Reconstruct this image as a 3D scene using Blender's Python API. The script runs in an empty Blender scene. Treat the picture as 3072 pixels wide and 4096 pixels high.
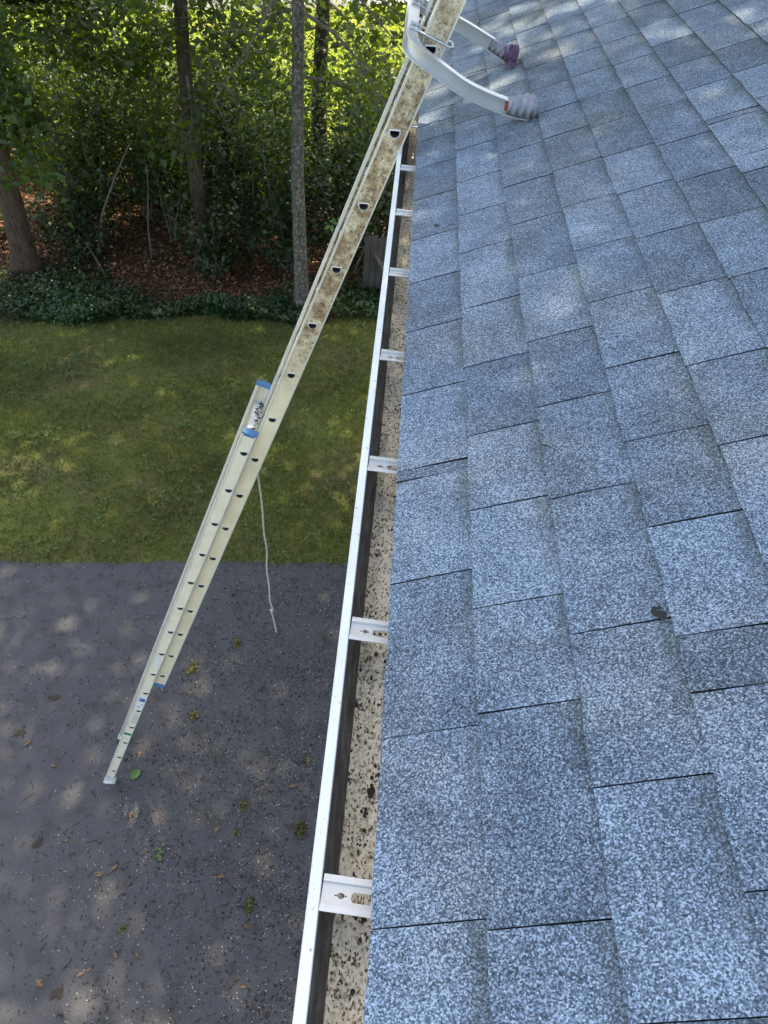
import bpy, math, random
import numpy as np
from mathutils import Matrix, Vector

rng = np.random.default_rng(7)
random.seed(7)
R = math.radians
sc = bpy.context.scene
col = sc.collection

# ------------------------------------------------------------------ camera, sky, sun, exposure
H = 5.848                                   # eave height above the driveway
PITCH = R(22.6)                             # 5/12 roof
cam_d = bpy.data.cameras.new('camera')
cam = bpy.data.objects.new('camera', cam_d); col.objects.link(cam)
cam_d.sensor_fit = 'VERTICAL'; cam_d.sensor_height = 36.0
cam_d.lens = 769.0 / 1024.0 * 36.0
cam_d.clip_start = 0.02; cam_d.clip_end = 600
cam.matrix_world = Matrix.Translation((-0.0381, 0.0, 6.915)) @ Matrix((
    (0.99645614, -0.08351998, -0.00997873),
    (0.05172568, 0.70199144, -0.71030449),
    (0.0663296, 0.70727112, 0.70382381))).to_4x4()
sc.camera = cam

SUN = Vector((0.03, 0.46, 0.888)).normalized()
el = math.asin(SUN.z); az = math.atan2(SUN.x, SUN.y)
w = bpy.data.worlds.new('World'); sc.world = w; w.use_nodes = True
nt = w.node_tree
sky = nt.nodes.new('ShaderNodeTexSky'); sky.sky_type = 'NISHITA'; sky.sun_disc = False
sky.sun_elevation = el; sky.sun_rotation = az
sky.air_density = 1.0; sky.dust_density = 2.2; sky.ozone_density = 0.5
nt.links.new(sky.outputs[0], nt.nodes['Background'].inputs[0])
nt.nodes['Background'].inputs[1].default_value = 0.15
sd = bpy.data.lights.new('sun', 'SUN'); sd.energy = 3.0; sd.angle = R(0.65); sd.color = (1.0, 0.92, 0.78)
so = bpy.data.objects.new('sun', sd); col.objects.link(so)
so.rotation_euler = SUN.to_track_quat('Z', 'Y').to_euler(); so.location = (0, 0, 30)
sc.view_settings.view_transform = 'Standard'; sc.view_settings.look = 'None'
sc.view_settings.gamma = 1.0; sc.view_settings.use_curve_mapping = False
sc.view_settings.exposure = 2.15
sc.view_settings.use_white_balance = True
sc.view_settings.white_balance_temperature = 7300; sc.view_settings.white_balance_tint = 10
sc.cycles.max_bounces = 8; sc.cycles.transparent_max_bounces = 8

# ------------------------------------------------------------------ node helpers
class NM:
    def __init__(self, name):
        self.m = bpy.data.materials.new(name); self.m.use_nodes = True
        self.t = self.m.node_tree; self.n = self.t.nodes
        self.bsdf = self.n['Principled BSDF']; self.out = self.n['Material Output']
    def add(self, typ, **kw):
        n = self.n.new(typ)
        for k, v in kw.items(): setattr(n, k, v)
        return n
    def link(self, a, b): self.t.links.new(a, b)
    def pos(self): return self.add('ShaderNodeNewGeometry').outputs['Position']
    def coord(self, which='Object'): return self.add('ShaderNodeTexCoord').outputs[which]
    def noise(self, vec, scale, detail=3, rough=.55, out='Fac', dist=0):
        n = self.add('ShaderNodeTexNoise'); n.inputs['Scale'].default_value = scale
        n.inputs['Detail'].default_value = detail; n.inputs['Roughness'].default_value = rough
        n.inputs['Distortion'].default_value = dist
        if vec is not None: self.link(vec, n.inputs['Vector'])
        return n.outputs[out]
    def voro(self, vec, scale, feature='F1', out='Distance', rand=1.0):
        n = self.add('ShaderNodeTexVoronoi', feature=feature); n.inputs['Scale'].default_value = scale
        n.inputs['Randomness'].default_value = rand
        if vec is not None: self.link(vec, n.inputs['Vector'])
        return n.outputs[out]
    def ramp(self, fac, stops, interp='LINEAR'):
        n = self.add('ShaderNodeValToRGB'); r = n.color_ramp; r.interpolation = interp
        while len(r.elements) < len(stops): r.elements.new(.5)
        for e, (p, c) in zip(r.elements, stops):
            e.position = p; e.color = (c if len(c) == 4 else (*c, 1)) if not isinstance(c, (int, float)) else (c, c, c, 1)
        self.link(fac, n.inputs[0]); return n.outputs[0]
    def mix(self, fac, a, b, mode='MIX'):
        n = self.add('ShaderNodeMix', data_type='RGBA', blend_type=mode)
        for sock, v in ((n.inputs[0], fac), (n.inputs[6], a), (n.inputs[7], b)):
            if isinstance(v, (int, float)): sock.default_value = v if sock == n.inputs[0] else (v, v, v, 1)
            elif isinstance(v, tuple): sock.default_value = (*v, 1) if len(v) == 3 else v
            else: self.link(v, sock)
        return n.outputs[2]
    def math(self, op, a, b=None, clamp=False):
        n = self.add('ShaderNodeMath', operation=op, use_clamp=clamp)
        for i, v in enumerate((a, b)):
            if v is None: continue
            if isinstance(v, (int, float)): n.inputs[i].default_value = v
            else: self.link(v, n.inputs[i])
        return n.outputs[0]
    def sep(self, vec):
        n = self.add('ShaderNodeSeparateXYZ'); self.link(vec, n.inputs[0]); return n.outputs
    def mapping(self, vec, scale=(1, 1, 1), rot=(0, 0, 0)):
        n = self.add('ShaderNodeMapping'); n.inputs['Scale'].default_value = scale; n.inputs['Rotation'].default_value = rot
        self.link(vec, n.inputs[0]); return n.outputs[0]
    def bump(self, h, strength=.3, dist=.01):
        n = self.add('ShaderNodeBump'); n.inputs['Strength'].default_value = strength; n.inputs['Distance'].default_value = dist
        self.link(h, n.inputs['Height']); self.link(n.outputs[0], self.bsdf.inputs['Normal'])
    def base(self, c):
        if isinstance(c, tuple): self.bsdf.inputs['Base Color'].default_value = (*c, 1)
        else: self.link(c, self.bsdf.inputs['Base Color'])
    def set(self, rough=.6, metal=0., spec=.5):
        self.bsdf.inputs['Roughness'].default_value = rough; self.bsdf.inputs['Metallic'].default_value = metal
        self.bsdf.inputs['Specular IOR Level'].default_value = spec
        return self.m

def m_simple(name, c, c2=None, scale=20, rough=.6, metal=0., bump=0., spec=.5):
    a = NM(name); p = a.coord('Object')
    n = a.noise(p, scale, 4)
    a.base(a.ramp(n, [(.3, c), (.7, c2 or tuple(v * .75 for v in c))]))
    if bump: a.bump(n, bump, .005)
    return a.set(rough, metal, spec)

def m_shingle():
    a = NM('asphalt_shingle_granules'); p = a.pos()
    g = a.coord('Generated'); gx, gy, gz = a.sep(g)
    rnd = a.add('ShaderNodeObjectInfo').outputs['Random']
    # granules: individual light and dark grains
    cell = a.voro(p, 480, out='Color')
    cr, cg, cb = a.sep(cell)
    fine = a.noise(p, 330, 2, .7)
    t = a.math('ADD', a.math('MULTIPLY', cr, .48), a.math('MULTIPLY', fine, .69))
    patch = a.noise(p, 9, 3)
    t = a.math('ADD', t, a.math('MULTIPLY', a.math('SUBTRACT', patch, .5), .30))
    t = a.math('ADD', t, a.math('MULTIPLY', a.math('SUBTRACT', rnd, .5), .12))
    gran = a.ramp(t, [(.30, (.026, .035, .046)), (.50, (.072, .100, .131)), (.66, (.140, .192, .250)), (.88, (.36, .46, .56))])
    warm = a.ramp(a.noise(p, 3.1, 3), [(.42, (1, 1, 1)), (.72, (1.06, .92, .80))])
    gran = a.mix(1.0, gran, warm, 'MULTIPLY')
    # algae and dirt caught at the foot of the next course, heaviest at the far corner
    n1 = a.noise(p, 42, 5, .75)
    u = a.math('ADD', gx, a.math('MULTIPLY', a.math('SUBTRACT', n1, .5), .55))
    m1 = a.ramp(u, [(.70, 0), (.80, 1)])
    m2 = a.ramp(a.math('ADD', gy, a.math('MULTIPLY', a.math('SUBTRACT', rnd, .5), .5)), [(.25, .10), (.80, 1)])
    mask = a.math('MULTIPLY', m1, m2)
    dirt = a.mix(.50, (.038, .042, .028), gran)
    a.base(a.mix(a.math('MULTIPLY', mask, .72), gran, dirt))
    a.bump(a.math('ADD', cr, a.math('MULTIPLY', fine, .6)), .55, .0022)
    return a.set(.88, 0, .35)

def m_asphalt():
    a = NM('driveway_asphalt'); p = a.pos()
    big = a.noise(p, .7, 4, .6); mid = a.noise(p, 5, 4); fine = a.noise(p, 95, 5, .8)
    c = a.ramp(fine, [(.25, (.040, .040, .043)), (.55, (.074, .073, .077)), (.8, (.145, .143, .146))])
    c = a.mix(a.ramp(big, [(.35, 0), (.75, .5)]), c, (.088, .084, .083))
    c = a.mix(a.ramp(mid, [(.50, 0), (.72, .6)]), c, (.040, .036, .032))
    a.base(c); a.bump(fine, .4, .004)
    return a.set(.9, 0, .3)

def m_lawn():
    a = NM('lawn_soil_and_thatch'); p = a.pos()
    n = a.noise(p, .9, 4, .6); n2 = a.noise(p, 30, 4, .7)
    c = a.ramp(n, [(.3, (.110, .138, .030)), (.5, (.135, .142, .040)), (.68, (.165, .130, .066))])
    c = a.mix(a.ramp(n2, [(.3, 0), (.7, .6)]), c, (.065, .082, .016))
    a.base(c); a.bump(n2, .8, .03)
    return a.set(.95, 0, .2)

def m_lawn_far():
    a = NM('far_lawn_sunlit_turf'); p = a.pos()  # sunlit copy of the lawn: the sun's brightness is put into its colour
    n = a.noise(p, .6, 4, .6)
    a.base(a.ramp(n, [(.3, (.13, .18, .016)), (.55, (.19, .23, .022)), (.7, (.27, .25, .05))]))
    return a.set(.95, 0, .2)

def m_litter_floor():
    a = NM('woodland_leaf_litter'); p = a.pos()
    n = a.noise(p, 22, 5, .7); n2 = a.noise(p, 1.2, 3)
    c = a.ramp(n, [(.3, (.035, .020, .012)), (.52, (.115, .055, .029)), (.72, (.24, .12, .063))])
    c = a.mix(a.ramp(n2, [(.4, 0), (.65, .6)]), c, (.022, .026, .010))
    a.base(c); a.bump(n, .9, .05)
    return a.set(.95, 0, .2)

def m_leaf(name, cols, trans=.5, rough=.5, tint=None):
    a = NM(name)
    ri = a.add('ShaderNodeNewGeometry').outputs['Random Per Island']
    k = len(cols)
    c = a.ramp(ri, [(i / max(1, k - 1), cc) for i, cc in enumerate(cols)])
    pn = a.noise(a.pos(), .8, 2)
    c = a.mix(a.ramp(pn, [(.38, .55), (.62, 0)]), c, (.010, .016, .003))
    d = a.add('ShaderNodeBsdfDiffuse'); a.link(c, d.inputs[0])
    tr = a.add('ShaderNodeBsdfTranslucent')
    a.link(a.mix(1.0, c, tint or (1.6, 1.5, .55), 'MULTIPLY'), tr.inputs[0])
    mx = a.add('ShaderNodeMixShader'); mx.inputs[0].default_value = trans
    a.link(d.outputs[0], mx.inputs[1]); a.link(tr.outputs[0], mx.inputs[2])
    gl = a.add('ShaderNodeBsdfGlossy'); gl.inputs['Roughness'].default_value = rough
    gl.inputs[0].default_value = (.8, .9, .8, 1)
    m2 = a.add('ShaderNodeMixShader'); m2.inputs[0].default_value = .035
    a.link(mx.outputs[0], m2.inputs[1]); a.link(gl.outputs[0], m2.inputs[2])
    a.link(m2.outputs[0], a.out.inputs['Surface'])
    return a.m

def m_island(name, cols, rough=.85):
    a = NM(name)
    ri = a.add('ShaderNodeNewGeometry').outputs['Random Per Island']
    k = len(cols)
    a.base(a.ramp(ri, [(i / max(1, k - 1), cc) for i, cc in enumerate(cols)]))
    return a.set(rough, 0, .3)

def m_bark(name, c1, c2, spots=None, scale=6):
    a = NM(name); p = a.coord('Object')
    q = a.mapping(p, (1, 1, .22))
    n = a.noise(q, scale * 4, 5, .65); 
    c = a.ramp(n, [(.32, c2), (.62, c1)])
    if spots:
        s = a.noise(p, scale * 2.2, 4, .7)
        c = a.mix(a.ramp(s, [(.50, 0), (.60, 1)]), c, spots)
    a.base(c); a.bump(n, 1.0, .03)
    return a.set(.95, 0, .15)

def m_alu(name, c, dirt, dscale=70, amt=.5, thr=.60, rough=.45, metal=.25, z0=None):
    a = NM(name); p = a.coord('Object')
    n = a.noise(p, 9, 4, .6)
    q = a.mapping(p, (1, 1, .12)); br = a.noise(q, 160, 2)
    base = a.ramp(n, [(.3, c), (.7, tuple(v * .86 for v in c))])
    base = a.mix(a.ramp(br, [(.4, .0), (.7, .16)]), base, tuple(v * .7 for v in c))
    sp = a.noise(p, dscale, 5, .75)
    m = a.ramp(sp, [(thr, 0), (thr + .05, 1)])
    if z0:
        x, y, z = a.sep(p)
        zz = a.ramp(a.math('MULTIPLY', z, .1), [(z0[0] * .1, 0), (z0[1] * .1, 1), (z0[2] * .1, 1), (z0[3] * .1, .15)])
        stain = a.ramp(a.noise(p, 18, 5, .7), [(.33, 0), (.58, 1)])
        base = a.mix(a.math('MULTIPLY', a.math('MULTIPLY', zz, stain), .85), base, (.26, .155, .065))
        sp2 = a.noise(p, 75, 5, .8)
        m = a.math('MAXIMUM', m, a.math('MULTIPLY', zz, a.ramp(sp2, [(.53, 0), (.57, 1)])))
    base = a.mix(a.math('MULTIPLY', m, amt), base, dirt)
    a.base(base); a.bump(n, .08, .004)
    return a.set(rough, metal, .5)

def m_sediment():
    a = NM('gutter_granule_sediment'); p = a.pos()
    v = a.voro(a.mapping(p, (1, .6, 1)), 300, out='Color'); r, g, b = a.sep(v)
    big = a.noise(p, 30, 4, .65)
    t = a.math('ADD', a.math('MULTIPLY', r, .50), a.math('MULTIPLY', a.noise(p, 170, 3, .7), .70))
    t = a.math('ADD', t, a.math('MULTIPLY', a.math('SUBTRACT', big, .5), .38))
    c = a.ramp(t, [(.32, (.035, .028, .020)), (.40, (.28, .22, .14)), (.49, (.70, .59, .41)), (.70, (.92, .83, .64))])
    a.base(c); a.bump(t, .9, .004)
    return a.set(.9, 0, .3)

def m_gutter_inner():
    a = NM('gutter_inner_grime'); p = a.pos()
    q = a.mapping(p, (1, .30, 1)); n = a.noise(q, 55, 5, .75)
    c = a.ramp(n, [(.32, (.035, .029, .024)), (.52, (.095, .080, .066)), (.75, (.23, .20, .17))])
    a.base(c); return a.set(.8, 0, .4)

def m_gutter_white():
    a = NM('gutter_white_enamel'); p = a.pos()
    s = a.noise(p, 95, 5, .8); n = a.noise(p, 6, 3)
    c = a.ramp(n, [(.3, (.80, .80, .78)), (.7, (.70, .70, .67))])
    m = a.ramp(s, [(.615, 0), (.66, 1)])
    a.base(a.mix(a.math('MULTIPLY', m, .7), c, (.07, .06, .05)))
    return a.set(.35, 0, .5)

M = dict(
    shingle=m_shingle(), asphalt=m_asphalt(), lawn=m_lawn(), lawn_far=m_lawn_far(), litter=m_litter_floor(),
    shingle_edge=m_simple('shingle_cut_edge', (.060, .056, .042), (.120, .108, .080), 60, .95),
    shingle_cut=m_simple('shingle_side_cut', (.018, .018, .018), (.028, .027, .025), 60, .95),
    deck=m_simple('roof_underlayment', (.016, .016, .016), rough=.95),
    white=m_gutter_white(), grime=m_gutter_inner(), sediment=m_sediment(),
    paint=m_simple('white_trim_paint', (.74, .73, .70), rough=.5),
    siding=m_simple('pale_siding', (.55, .54, .50), rough=.6),
    hanger=m_alu('hanger_aluminium', (.66, .65, .61), (.08, .07, .05), 120, .7, .66, .4, .3),
    base_alu=m_alu('ladder_base_aluminium', (.93, .85, .64), (.05, .045, .035), 60, .6, .70, .45, .1),
    fly_alu=m_alu('ladder_fly_aluminium', (.93, .83, .58), (.045, .03, .018), 60, .75, .66, .45, .2, z0=(4.95, 5.35, 6.5, 7.4)),
    flange_alu=m_alu('ladder_flange_aluminium', (.76, .76, .70), (.05, .045, .035), 80, .7, .62, .4, .35),
    rung_alu=m_simple('rung_aluminium', (.70, .70, .67), (.58, .58, .56), 40, .4, .25),
    rung_bore=m_simple('rung_bore_shade', (.10, .10, .10), (.06, .06, .06), 30, .8),  # darkened so the shade inside the tubes sits in the colour
    stab_alu=m_alu('stabilizer_aluminium', (.56, .56, .54), (.06, .05, .04), 45, .6, .73, .35, .35),
    zinc=m_simple('zinc_bolt', (.55, .56, .55), (.40, .41, .41), 60, .35, .7),
    blue=m_simple('blue_plastic', (.05, .17, .36), (.07, .22, .42), 40, .5),
    tape=m_simple('grey_cloth_tape', (.30, .30, .32), (.20, .20, .22), 35, .75, 0, .4),
    purple=m_simple('purple_cloth', (.15, .085, .15), (.08, .045, .085), 45, .9, 0, .5),
    red=m_simple('red_rubber', (.45, .06, .05), rough=.6),
    label_white=m_simple('label_white', (.80, .80, .80), (.70, .71, .72), 60, .5),
    label_blue=m_simple('label_blue_print', (.05, .14, .42), rough=.5),
    label_dark=m_simple('label_dark_print', (.04, .04, .045), rough=.6),
    label_green=m_simple('label_green', (.02, .25, .17), rough=.5),
    label_clear=m_simple('label_faded', (.66, .66, .60), rough=.5),
    rubber=m_simple('black_rubber', (.03, .03, .03), rough=.8),
    black_wet=m_simple('black_wet_crumb', (.006, .006, .007), (.010, .009, .009), 90, .7),
    rope=m_simple('pale_rope', (.52, .50, .42), (.34, .32, .26), 260, .9),
    debris=m_simple('dark_wet_debris', (.020, .016, .012), (.055, .040, .025), 90, .9, 0, .6),
    road=m_simple('far_road_asphalt', (.15, .15, .155), (.12, .12, .125), 3, .9),
    bark_dark=m_bark('dark_bark', (.085, .066, .048), (.030, .023, .017)),
    bark_brown=m_bark('brown_furrowed_bark', (.115, .075, .052), (.040, .026, .018)),
    bark_pale=m_bark('mottled_pale_bark', (.125, .115, .095), (.045, .040, .032), (.23, .215, .175), 9),
    twig=m_bark('grey_twig_bark', (.20, .17, .14), (.09, .075, .06), None, 12),
    fence=m_bark('weathered_grey_wood', (.095, .09, .083), (.05, .046, .042), None, 3),
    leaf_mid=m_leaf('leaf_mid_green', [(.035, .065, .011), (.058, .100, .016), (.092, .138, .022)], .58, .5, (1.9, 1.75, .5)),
    leaf_dark=m_leaf('leaf_shaded_green', [(.013, .032, .009), (.021, .048, .012), (.034, .068, .016)], .42),  # colour darkened to deepen the shade of the back woods
    leaf_light=m_leaf('leaf_light_green', [(.05, .095, .016), (.075, .13, .022), (.10, .16, .03)], .55),
    ivy=m_leaf('ivy_green', [(.020, .050, .017), (.034, .078, .024), (.060, .112, .032)], .3, .4),
    grass=m_leaf('grass_blade', [(.080, .112, .022), (.140, .172, .034), (.195, .205, .048), (.290, .25, .10)], .35, .6),
    grass_far=m_leaf('far_grass_sunlit', [(.15, .22, .016), (.21, .27, .02), (.28, .29, .04)], .4, .6),  # lit copy of the blades, sunshine brightened into the colour
    clover=m_leaf('clover_leaf', [(.06, .12, .025), (.10, .17, .035), (.15, .21, .05)], .3, .5),
    leaf_sun=m_leaf('leaf_sunlit_green', [(.07, .12, .012), (.11, .17, .016), (.15, .20, .022)], .6),  # back bushes in sun: their glow is put into the leaf colour
    litter_leaf=m_leaf('fallen_brown_leaf', [(.12, .050, .025), (.23, .10, .052), (.36, .19, .105)], .25, .6, (1.2, 1, .8)),
    oak_leaf=m_leaf('dry_tan_oak_leaf', [(.20, .105, .050), (.30, .175, .09)], .2, .6, (1.2, 1, .8)),
    green_leaf=m_leaf('fresh_green_leaf', [(.10, .20, .05), (.14, .24, .07)], .3, .5),
    moss=m_leaf('yellow_green_moss', [(.09, .075, .022), (.20, .18, .045), (.32, .28, .09), (.06, .04, .022)], .2, .8),
    seed=m_island('pale_seed_bits', [(.22, .17, .11), (.36, .31, .23), (.50, .46, .38), (.30, .20, .10)]),
    grit_pale=m_island('pale_grit', [(.58, .50, .38), (.74, .67, .55), (.84, .80, .72), (.42, .34, .24)]),
    bits=m_island('dark_bits', [(.020, .017, .014), (.038, .031, .024), (.065, .048, .032)], .95),
)

# ------------------------------------------------------------------ mesh helpers
def tag(o, label=None, cat=None, group=None, kind=None):
    if label: o['label'] = label
    if cat: o['category'] = cat
    if group: o['group'] = group
    if kind: o['kind'] = kind
    return o

def empty(name, loc=(0, 0, 0), mat=None):
    o = bpy.data.objects.new(name, None); col.objects.link(o)
    o.empty_display_size = .2
    if mat is not None: o.matrix_world = mat
    else: o.location = loc
    return o

def link(name, me, mat, parent=None, smooth=False):
    if mat is not None and not me.materials: me.materials.append(mat)
    o = bpy.data.objects.new(name, me); col.objects.link(o)
    if parent is not None: o.parent = parent
    if smooth:
        me.polygons.foreach_set('use_smooth', [True] * len(me.polygons))
    return o

class MB:
    """collects verts and faces of ONE piece"""
    def __init__(self): self.v = []; self.f = []
    def add(self, vs, fs):
        b = len(self.v); self.v += [tuple(x) for x in vs]; self.f += [tuple(i + b for i in f) for f in fs]
    def box(self, x0, x1, y0, y1, z0, z1):
        self.add([(x0, y0, z0), (x1, y0, z0), (x1, y1, z0), (x0, y1, z0), (x0, y0, z1), (x1, y0, z1), (x1, y1, z1), (x0, y1, z1)],
                 [(0, 3, 2, 1), (4, 5, 6, 7), (0, 1, 5, 4), (1, 2, 6, 5), (2, 3, 7, 6), (3, 0, 4, 7)])
    def obox(self, c, ax, ay, az):
        c, ax, ay, az = map(Vector, (c, ax, ay, az))
        vs = [c + sx * ax + sy * ay + sz * az for sz in (-1, 1) for sx, sy in ((-1, -1), (1, -1), (1, 1), (-1, 1))]
        self.add(vs, [(0, 3, 2, 1), (4, 5, 6, 7), (0, 1, 5, 4), (1, 2, 6, 5), (2, 3, 7, 6), (3, 0, 4, 7)])
    def sweep(self, path, profs, up=(0, 0, 1), caps=True):
        """profs: one list of (a,b) or a list per path point; a along side, b along up"""
        path = [Vector(p) for p in path]; n = len(path)
        per = isinstance(profs[0][0], (tuple, list))
        rings = []
        for i, p in enumerate(path):
            t = (path[min(i + 1, n - 1)] - path[max(i - 1, 0)]).normalized()
            u0 = Vector(up); side = t.cross(u0)
            if side.length < 1e-4: side = t.cross(Vector((1, 0, 0)))
            side.normalize(); u = side.cross(t).normalized()
            pr = profs[i] if per else profs
            rings.append([p + side * a + u * b for a, b in pr])
        k = len(rings[0]); vs = [v for r in rings for v in r]
        fs = [(i * k + j, i * k + (j + 1) % k, (i + 1) * k + (j + 1) % k, (i + 1) * k + j) for i in range(n - 1) for j in range(k)]
        if caps: fs += [tuple(range(k))[::-1], tuple((n - 1) * k + j for j in range(k))]
        self.add(vs, fs)
    def tube(self, path, rad, k=8, caps=True, up=(0.13, .21, .97)):
        rr = rad if isinstance(rad, (list, tuple)) else [rad] * len(path)
        self.sweep(path, [[(r * math.cos(2 * math.pi * j / k), r * math.sin(2 * math.pi * j / k)) for j in range(k)] for r in rr], up, caps)
    def mesh(self, name):
        me = bpy.data.meshes.new(name); me.from_pydata(self.v, [], self.f); me.validate(); me.update(); return me
    def build(self, name, mat, parent=None, smooth=False): return link(name, self.mesh(name), mat, parent, smooth)

def np_mesh(name, V, F):
    """V (n,3), F (m,k) fast mesh"""
    me = bpy.data.meshes.new(name); V = np.asarray(V, np.float32); F = np.asarray(F, np.int32)
    me.vertices.add(len(V)); me.vertices.foreach_set('co', V.ravel())
    k = F.shape[1]; me.loops.add(F.size); me.loops.foreach_set('vertex_index', F.ravel())
    me.polygons.add(len(F)); me.polygons.foreach_set('loop_start', np.arange(0, F.size, k, dtype=np.int32))
    me.update(calc_edges=True); return me

def unit(a): return a / np.maximum(np.linalg.norm(a, axis=1, keepdims=True), 1e-9)

def leaves_mesh(name, C, size, width=.55, upbias=.7, jit=.35):
    """folded four-point leaves at centres C"""
    n = len(C); s = size * (1 + jit * rng.uniform(-1, 1, (n, 1)))
    nrm = rng.normal(size=(n, 3)); nrm[:, 2] = np.abs(nrm[:, 2]) + upbias; nrm = unit(nrm)
    a = unit(np.cross(nrm, rng.normal(size=(n, 3)))); b = np.cross(nrm, a)
    fold = rng.uniform(.02, .22, (n, 1))
    p0 = C - a * s * .5; p2 = C + a * s * .5 - nrm * s * fold
    p1 = C + b * s * width * .5 + nrm * s * fold * .6 - a * s * .06; p3 = C - b * s * width * .5 + nrm * s * fold * .6 - a * s * .06
    V = np.stack([p0, p1, p2, p3], 1).reshape(-1, 3)
    q = np.arange(n)[:, None] * 4
    F = np.concatenate([q + [[0, 1, 2]], q + [[0, 2, 3]]], 0)
    return np_mesh(name, V, F)

def plate(name, outline, holes, t):
    """flat plate in local xy with through holes, thickness t along z"""
    cu = bpy.data.curves.new(name, 'CURVE'); cu.dimensions = '2D'; cu.fill_mode = 'BOTH'; cu.extrude = t / 2
    for pts in [outline] + holes:
        s = cu.splines.new('POLY'); s.points.add(len(pts) - 1); s.use_cyclic_u = True
        for q, (x, y) in zip(s.points, pts): q.co = (x, y, 0, 1)
    o = bpy.data.objects.new(name, cu); col.objects.link(o)
    dg = bpy.context.evaluated_depsgraph_get(); me = bpy.data.meshes.new_from_object(o.evaluated_get(dg))
    bpy.data.objects.remove(o); bpy.data.curves.remove(cu); me.name = name
    return me

# ------------------------------------------------------------------ ground, driveway, woods floor, road
def drive_edge(x): return 6.10 + .107 * x + .010 * math.sin(x * 2.3) + .010 * math.sin(x * 7.1) + .009 * math.sin(x * 17.3) + .008 * math.sin(x * 41)
def wood_edge(x): return 11.72 + .165 * x + .12 * math.sin(x * 1.7 + 1) + .05 * math.sin(x * 5.3)

m = MB(); m.add([(-120, -120, 0), (120, -120, 0), (120, 160, 0), (-120, 160, 0)], [(0, 1, 2, 3)])
tag(m.build('lawn', M['lawn']), 'mown lawn with thin brownish patches between driveway and trees', 'lawn', kind='structure')

xs = np.linspace(-14, .9, 160)
m = MB()
top = [(x, drive_edge(x), .006) for x in xs]; bot = [(x, -14, .006) for x in xs]
n = len(xs)
m.add(bot + top, [(i, i + 1, n + i + 1, n + i) for i in range(n - 1)])
m.add([(x, y, -.02) for x, y, z in top] + top, [(i + 1, i, n + i, n + i + 1) for i in range(n - 1)])
tag(m.build('driveway', M['asphalt']), 'dark asphalt driveway littered with gutter debris', 'driveway', kind='structure')

xs = np.linspace(-30, 14, 220); m = MB(); n = len(xs)
fr = [(x, wood_edge(x) if x < 1 else wood_edge(1), .012) for x in xs]; bk = [(x, 18.9 + .35 * math.sin(x * .9) + .12 * x * 0, .012) for x in xs]
m.add(fr + bk, [(i, i + 1, n + i + 1, n + i) for i in range(n - 1)])
tag(m.build('woodland_floor', M['litter']), 'reddish brown leaf litter under the trees', 'leaf litter', kind='structure')

m = MB(); m.add([(-60, 19.1, .006), (40, 19.1, .006), (40, 120, .006), (-60, 120, .006)], [(0, 1, 2, 3)])
tag(m.build('far_lawn', M['lawn_far']), 'bright sunlit lawn beyond the belt of trees', 'lawn', kind='structure')
m = MB(); m.add([(-60, 5.2, .014), (30, 49.4, .014), (27, 55, .014), (-63, 10.8, .014)], [(0, 1, 2, 3)])
tag(m.build('road', M['road']), 'pale grey road beyond the far lawn', 'road', kind='structure')

# ------------------------------------------------------------------ house: roof, shingles, gutter, walls
house = tag(empty('house', (0, 0, 0)), 'house with blue grey shingled roof and white gutter', 'house')
CS, SN = math.cos(PITCH), math.sin(PITCH)
def roof_pt(s, y, n=0.): return Vector((s * CS - n * SN, y, H + s * SN + n * CS))
ROOF = Matrix(((CS, 0, -SN), (0, 1, 0), (SN, 0, CS)))       # columns: upslope, along eave, normal
Y0, Y1, SMAX = -5.0, 9.0, 5.3
m = MB()
for a, b in ((-.030, -.0),):
    vs = [roof_pt(s, y, nn) for nn in (-.024, -.012) for s, y in ((.012, Y0 + .03), (SMAX, Y0 + .03), (SMAX, Y1 - .03), (.012, Y1 - .03))]
    m.add(vs, [(0, 3, 2, 1), (4, 5, 6, 7), (0, 1, 5, 4), (1, 2, 6, 5), (2, 3, 7, 6), (3, 0, 4, 7)])
# back slope
rx = SMAX * CS; rz = H + SMAX * SN
m.add([(rx, Y0, rz), (2 * rx, Y0, H), (2 * rx, Y1, H), (rx, Y1, rz)], [(0, 1, 2, 3)])
roof = m.build('roof', M['deck'], house)

EXP, TAB, GAP, TH = .150, .268, .0038, .0044
def tab_mesh(seed, ylen):
    """one shingle tab: butt edge at x=0, runs upslope, y 0..1 (scaled), slightly ragged edge"""
    r = random.Random(seed); k = 6
    L = EXP + .022
    lift = lambda x: .0036 * (1 - x / EXP)
    V = []
    for j in range(k + 1):
        y = j / k; dx = r.uniform(-.0019, .0019)
        dy = 0
        V.append((dx, y + dy, lift(0) + TH * .4)); V.append((dx + .0008, y, lift(0) - TH * .7)); V.append((L, y, lift(L) + .0))
        V.append((EXP * .5, y, lift(EXP * .5) + TH * .45 + r.uniform(-.0006, .0006)))
    F = []
    for j in range(k):
        a = 4 * j; b = a + 4
        F += [(a, b, b + 1, a + 1)[::-1], (a, a + 3, b + 3, b), (a + 3, a + 2, b + 2, b + 3)]
    e = 4 * k
    F += [(0, 1, 2, 3), (e, e + 3, e + 2, e + 1)]
    V = [(x, y + .044 * (x - .075) / TAB, z) for x, y, z in V]      # tabs are cut slightly out of square
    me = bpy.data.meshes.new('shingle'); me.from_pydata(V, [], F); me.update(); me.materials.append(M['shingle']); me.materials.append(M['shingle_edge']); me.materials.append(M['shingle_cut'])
    for p in me.polygons:
        if abs(p.normal.z) < .5: p.material_index = 2 if abs(p.normal.y) > .7 else 1
    return me
TABS = [tab_mesh(i, TAB) for i in range(6)]
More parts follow.
